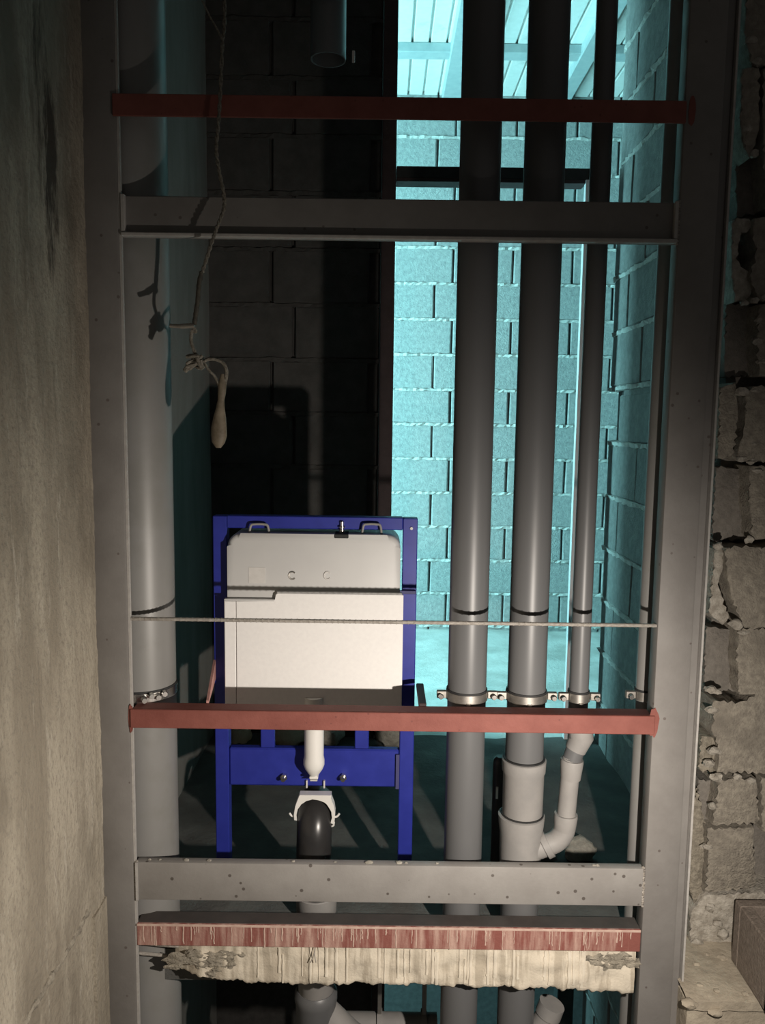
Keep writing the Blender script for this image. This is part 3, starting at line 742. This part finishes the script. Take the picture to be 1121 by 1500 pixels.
# ------------------------------------------------------------------ cistern carrier
YC0 = 2.10
cf = empty('cistern_carrier', (X(462, 1300, YC0), YC0+.03, 0), 'blue steel carrier frame of the concealed toilet cistern', 'frame')
xl_a, xl_b = X(314, 1000, YC0), X(334, 1000, YC0); xr_a, xr_b = X(587, 1000, YC0), X(608, 1000, YC0)
ztop = Z(462, 757, YC0)
obj('upright', Box(xl_a, xl_b, YC0, YC0+.04, .02, ztop-.001, bev=.002), 'blue', cf)
obj('upright', Box(xr_a, xr_b, YC0, YC0+.04, .02, ztop-.001, bev=.002), 'blue', cf)
obj('top_rail', Box(xl_b+.0005, xr_a-.0005, YC0+.001, YC0+.04, Z(462, 775, YC0), ztop, bev=.002), 'blue', cf)
zc_a, zc_b = Z(460, 1153, YC0), Z(460, 1098, YC0)
cb = obj('cross_plate', Box(xl_b+.0005, xr_a-.0005, YC0+.004, YC0+.03, zc_a, zc_b, bev=.004), 'blue', cf)
for px in (391, 530):
    x = X(px, 1080, YC0)
    obj('strut', Box(x-.019, x+.019, YC0+.012, YC0+.03, zc_b-.01, Z(px, 1010, YC0), bev=.002), 'blue', cf)
for px in (416, 503):
    x = X(px, 1138, YC0); z = Z(px, 1138, YC0)
    b_ = obj('stud_bolt', Tube([(x, YC0+.003, z), (x, YC0-.02, z)], .006, 12), 'chrome', cf, smooth=True)
    obj('nut', Tube([(x, YC0+.002, z), (x, YC0-.008, z)], .010, 6), 'chrome', b_)
for a, b in ((xl_a, xl_b), (xr_a, xr_b)):
    ft = obj('foot', Box(a-.012, b+.012, YC0-.02, YC0+.06, .006, .0195, bev=.002), 'zincdull', cf)
    x = (a+b)/2
    obj('foot_bolt', Tube([(x+.01, YC0-.012, .02), (x+.01, YC0-.012, .036)], .007, 6), 'chrome', ft)
obj('corner_rivet', Tube([(X(603, 774, YC0), YC0-.003, Z(603, 774, YC0)), (X(603, 774, YC0), YC0+.001, Z(603, 774, YC0))], .004, 8), 'chrome', cf)
obj('side_clip', Box(X(570, 866, YC0-.02), X(610, 866, YC0-.02), YC0-.012, YC0-.002, Z(590, 869, YC0), Z(590, 864, YC0), bev=.001), 'bluedark', cf)
obj('side_tab', Box(X(580, 1130, YC0), X(585, 1130, YC0), YC0-.004, YC0+.003, Z(580, 1155, YC0), Z(580, 1105, YC0)), 'bluedark', cf)

ct = empty('cistern', (X(460, 900, YC0), YC0+.05, Z(460, 1040, YC0)), 'grey plastic toilet cistern with white polystyrene cover in the blue carrier', 'cistern')
tx0, tx1 = X(335, 850, YC0-.01), X(586, 850, YC0-.01); tz1 = Z(460, 781, YC0-.01); tz0 = Z(460, 1042, YC0)
obj('tank', prism(NB(), rpoly(tx0, tx1, tz0, tz1, .036, .02, 8), YC0-.028, YC0+.11, bev=.014, seg=4), 'tank', ct, smooth=R(60))
# polystyrene cover, lower on the left
yp0 = YC0-.042
px0, px1 = X(329, 950, yp0), X(590, 950, yp0); xm = X(346, 950, yp0); xstep = X(403, 870, yp0)
zl, zh, zb_ = Z(370, 881, yp0), Z(480, 870, yp0), Z(460, 1040, yp0)
obj('cover', prism(NB(), [(xm+.0008, zb_), (px1, zb_), (px1, zh-.002), (px1-.004, zh), (xstep+.006, zh), (xstep+.001, zh-.004), (xstep, zl), (xm+.0008, zl)], yp0, YC0-.029, bev=.0015, seg=1), 'poly', ct, label='white polystyrene cover')
obj('cover_strip', prism(NB(), [(px0, zb_), (xm-.0008, zb_), (xm-.0008, zl), (px0, zl)], yp0, YC0-.029, bev=.0015, seg=1), 'poly', ct)
obj('cover_lip', Box(px0, xstep-.001, yp0-.001, YC0-.029, zl+.001, zl+.006, bev=.001), 'tank', ct)
obj('cover_lip', Box(xstep+.004, px1-.004, yp0+.003, YC0-.029, zh+.0005, zh+.005, bev=.001), 'tank', ct)
# marks, handles and valve
zmk = Z(380, 841, YC0-.012)
obj('sticker', Box(X(367, 841, YC0), X(391, 841, YC0), YC0-.0290, YC0-.0281, zmk-.021, zmk+.021), 'tankmark', ct)
for px in (430, 481):
    x = X(px, 840, YC0); z = Z(px, 840, YC0)
    bm = NB()
    pts = [(x+.009*math.cos(R(a)), YC0-.0285, z+.010*math.sin(R(a))) for a in range(40, 321, 20)]
    obj('round_mark', tube(bm, pts, .0022, 6), 'zincdull' if px == 430 else 'tankmark', ct, smooth=True)
for px in (381, 545):
    x = X(px, 780, YC0); zb2 = tz1-.001; zt2 = Z(px, 767, YC0)
    pts = spline([(x-.026, YC0-.012, zb2), (x-.022, YC0-.012, zt2-.004), (x-.012, YC0-.012, zt2), (x+.012, YC0-.012, zt2), (x+.022, YC0-.012, zt2-.004), (x+.026, YC0-.012, zb2)], 4)
    obj('lug', Tube(pts, .0032, 8), 'pvcdull', ct, smooth=True)
x = X(501, 780, YC0); zb2 = tz1-.004
vb = obj('valve_block', Box(x-.019, x+.019, YC0-.030, YC0+.03, zb2-.006, zb2+.005, bev=.002), 'rubber', ct)
vv = obj('inlet_valve', lathe(NB(), x, YC0-.002, [(.008, zb2+.005), (.0085, zb2+.014), (.0055, zb2+.015), (.0055, zb2+.018), (.0095, zb2+.0185), (.0095, zb2+.022), (.005, zb2+.0225), (.006, zb2+.034), (.004, zb2+.036)], 16), 'chrome', vb, smooth=True)

fp = empty('flush_pipe', (X(460, 1100, YC0-.04), YC0-.03, Z(460, 1137, YC0-.04)), 'white plastic flush pipe coming down below the red bar', 'pipe')
x = X(460, 1100, YC0-.035); yf = YC0-.032; rf_ = .0262
z1_, z2_ = Z(460, 1020, yf), Z(460, 1110, yf)
zt3 = Z(460, 1136, yf)
obj('tube', lathe(NB(), x, yf, [(.010, zt3), (.016, zt3+.008), (.024, zt3+.02), (.0285, zt3+.032), (.0285, zt3+.045), (.0262, zt3+.056), (.0262, z1_)], 32), 'white', fp, smooth=True)
obj('tip', Box(x-.012, x+.012, yf-.012, yf+.012, zt3-.006, zt3+.001, bev=.002), 'white', fp)
obj('tip_clip', Box(x-.010, x+.010, yf-.010, yf+.010, zt3-.012, zt3-.009, bev=.001), 'tankmark', fp)

# white bracket ring and black drain elbow
xe = X(461, 1190, YC0-.03); ze = Z(461, 1192, YC0-.03); ri, ro = .0485, .0555
wb_ = empty('drain_bracket', (xe, YC0-.03, ze), 'white plastic bracket ring around the black drain elbow', 'bracket')
P = []
for a in range(-18, 199, 9): P.append((xe+ro*math.cos(R(a)), ze+max(ro*math.sin(R(a)), -.03)))
ztp = ze+ro+.004
outer = [(xe+ro*.98, ze-.022), (xe+ro*1.02, ze+.01), (xe+ro*.96, ze+.03), (xe+ro*.80, ze+.052), (xe+.046, ztp), (xe-.040, ztp), (xe-.044, ze+.048), (xe-ro*.93, ze+.028), (xe-ro*1.0, ze+.004), (xe-ro*.98, ze-.012)]
inner = [(xe+ri*math.cos(R(a)), ze+ri*math.sin(R(a))) for a in range(196, -25, -10)]
obj('ring', prism(NB(), outer+inner, YC0-.045, YC0-.018, bev=.001, seg=1), 'white', wb_)
for s in (-1, 1):
    pts = spline([(xe+s*.054, YC0-.035, ze-.006), (xe+s*.062, YC0-.035, ze-.004), (xe+s*.068, YC0-.035, ze+.004)], 4)
    obj('hook', Tube(pts, .0028, 8), 'white', wb_, smooth=True)
obj('hook', Tube([(xe+.053, YC0-.035, ze-.020), (xe+.052, YC0-.035, ze-.030), (xe+.046, YC0-.035, ze-.033)], .003, 8), 'white', wb_, smooth=True)
for s in (-1, 1): obj('bracket_pin', Box(xe+s*.024-.002, xe+s*.024+.002, YC0-.004, YC0+.004, ztp+.001, ztp+.022), 'tankmark', wb_)
de = empty('drain_elbow', (xe, YC0-.03, .05), 'black plastic drain elbow held by the white bracket', 'pipe')
bend = []
rad_b = .07
for k in range(0, 11):
    a = R(90*k/10); bend.append((xe, YC0+.01-rad_b*math.sin(a)*.75, ze - .0 - rad_b*(1-math.cos(a))))
pe = [(xe, YC0+.045, ze)] + bend
pe.append((xe-.001, bend[-1][1]+.002, ze-.12)); pe.append((cM, YM-.002, .045))
obj('elbow', Tube(pe, .0475, 32), 'blackpipe', de, smooth=True)
obj('collar', lathe(NB(), cM, YM, [(.0485, .053), (.052, .055), (.052, .085), (.0485, .088)], 32), 'blackpipe', de, smooth=True)

# ------------------------------------------------------------------ hanging cord with its peg
YQ = 1.825
hc = empty('hanging_cord', at(285, 480, YQ), 'dirty twisted cord hanging down the left, knotted above a peg', 'cord')
main = [(328, -40), (329, 30), (326, 62), (323, 130), (320, 180), (317, 218), (321, 250), (328, 285), (328, 306), (319, 330), (312, 350), (303, 378), (296, 400)]
pts = spline([at(*p, YQ + .004*math.sin(i)) for i, p in enumerate(main)], 10)
bm = NB()
for ph in (0, math.pi):
    q = [p + Vector((math.cos(i*.9+ph), math.sin(i*.9+ph), 0))*.0022 for i, p in enumerate(pts)]
    tube(bm, q, .0026, 7)
obj('twisted_strand', bm, 'cord', hc, smooth=True)
obj('side_strand', Tube(spline([at(296, 0, YQ), at(308, 25, YQ), at(318, 42, YQ), at(326, 60, YQ)], 5), .002, 7), 'cord', hc, smooth=True)
tp = spline([at(*p, YQ) for p in ((296, 398), (292, 415), (290, 440), (287, 460), (285, 476))], 6)
obj('taped_length', Tube(tp, [.0055+.002*noise.noise(Vector((i*.8, 0, 0))) for i in range(len(tp))], 10), 'tape', hc, smooth=True)
obj('cross_stub', Tube([at(249, 477, YQ), at(264, 478, YQ), at(266, 478, YQ), at(285, 477, YQ)], [.0045, .005, .0065, .006], 10), 'zincdull', hc, smooth=True)
bm = Tube(spline([at(278, 474, YQ), at(284, 480, YQ), at(287, 486, YQ), at(280, 484, YQ)], 5), .004, 8)
obj('knot', bm, 'cord', hc, smooth=True)
obj('strand', Tube(spline([at(281, 486, YQ), at(280, 500, YQ), at(284, 512, YQ), at(288, 522, YQ)], 5), .004, 8), 'cord', hc, smooth=True)
bm = NB(); rr = random.Random(3)
for i in range(9):
    p = [at(276+rr.uniform(-3, 24), 525+rr.uniform(-7, 16), YQ+rr.uniform(-.008, .008)) for _ in range(4)]
    tube(bm, spline(p, 5), .0038, 7)
tube(bm, spline([at(284, 530, YQ), at(276, 538, YQ), at(270, 544, YQ)], 4), [.006]*8+[.004], 8)
obj('knot', bm, 'cord', hc, smooth=True)
obj('loop', Tube(spline([at(298, 530, YQ), at(306, 526, YQ), at(318, 527, YQ), at(328, 533, YQ), at(332, 545, YQ), at(330, 560, YQ), at(327, 574, YQ)], 6), .0042, 9), 'cord', hc, smooth=True)
obj('loop', Tube(spline([at(300, 532, YQ), at(307, 543, YQ), at(314, 550, YQ), at(320, 562, YQ), at(323, 574, YQ)], 6), .0032, 9), 'cord', hc, smooth=True)
pg = [at(*p, YQ) for p in ((326, 548), (326, 562), (325, 576), (324, 586), (323, 598), (322, 612), (321, 626), (321, 638), (320, 648), (320, 656))]
pe_ = empty('wooden_peg', at(321, 656, YQ), 'small worn brown peg dangling in the end loop of the cord', 'peg')
obj('peg', Tube(pg, [.004, .0095, .0090, .0075, .0100, .0145, .0175, .0180, .0150, .006], 14, sq=(1, .8)), 'peg', pe_, smooth=True)

# ------------------------------------------------------------------ loose pieces
def onfloor(px, py, z=0.0):
    d = CAMROT @ Vector(((px-560.5)/F, (750-py)/F, -1.0)); t = (z-ZC)/d.z
    return Vector((d.x*t, d.y*t, z))
lumps = [(848, 1256, .05, .034, 'rubble', 'pale rubble lump on the floor beside the pipe branch'),
         (352, 1086, .05, .05, 'beige', 'beige rubble piece behind the left carrier upright'),
         (424, 1088, .075, .05, 'beige', 'large beige rubble piece behind the flush pipe'),
         (484, 1090, .05, .05, 'rubble', 'grey rubble piece right of the flush pipe'),
         (574, 1090, .06, .06, 'rubble', 'grey rubble piece behind the right carrier upright'),
         (800, 1252, .03, .02, 'rubble', 'small pale crumb of rubble under the pipe branch')]
for i, (px, py, s, h, mm, lab) in enumerate(lumps):
    p = onfloor(px, py)
    bm = stone(NB(), (p.x, p.y, p.z+h*.75), (s, s*.8, h), i+20, 3, .35)
    for v in bm.verts: v.co.z = max(v.co.z, p.z-.004)
    obj('rubble_piece', bm, mm, None, lab, 'rubble', 'rubble on the shaft floor', smooth=R(60))
# hollow block on the ledge
d = CAMROT @ Vector(((1071-560.5)/F, (750-1408)/F, -1.0)); t = (ZL-ZC)/d.z
hx, hy = d.x*t, d.y*t
hh = Z(1075, 1317, hy) - ZL
bm = NB(); Lh, Wh, th = .39, .19, .032
for a in ((hx, hx+Wh, hy-th, hy), (hx, hx+Wh, hy-Lh, hy-Lh+th), (hx, hx+Wh, hy-Lh/2-th/2, hy-Lh/2+th/2), (hx, hx+th, hy-Lh+th+.0005, hy-th-.0005), (hx+Wh-th, hx+Wh, hy-Lh+th+.0005, hy-th-.0005)):
    box(bm, a[0], a[1], a[2], a[3], ZL+.004, ZL+hh, bev=.003)
obj('hollow_block', bm, 'hollow', None, 'brown-grey hollow concrete block lying on the ledge by the right post', 'block')
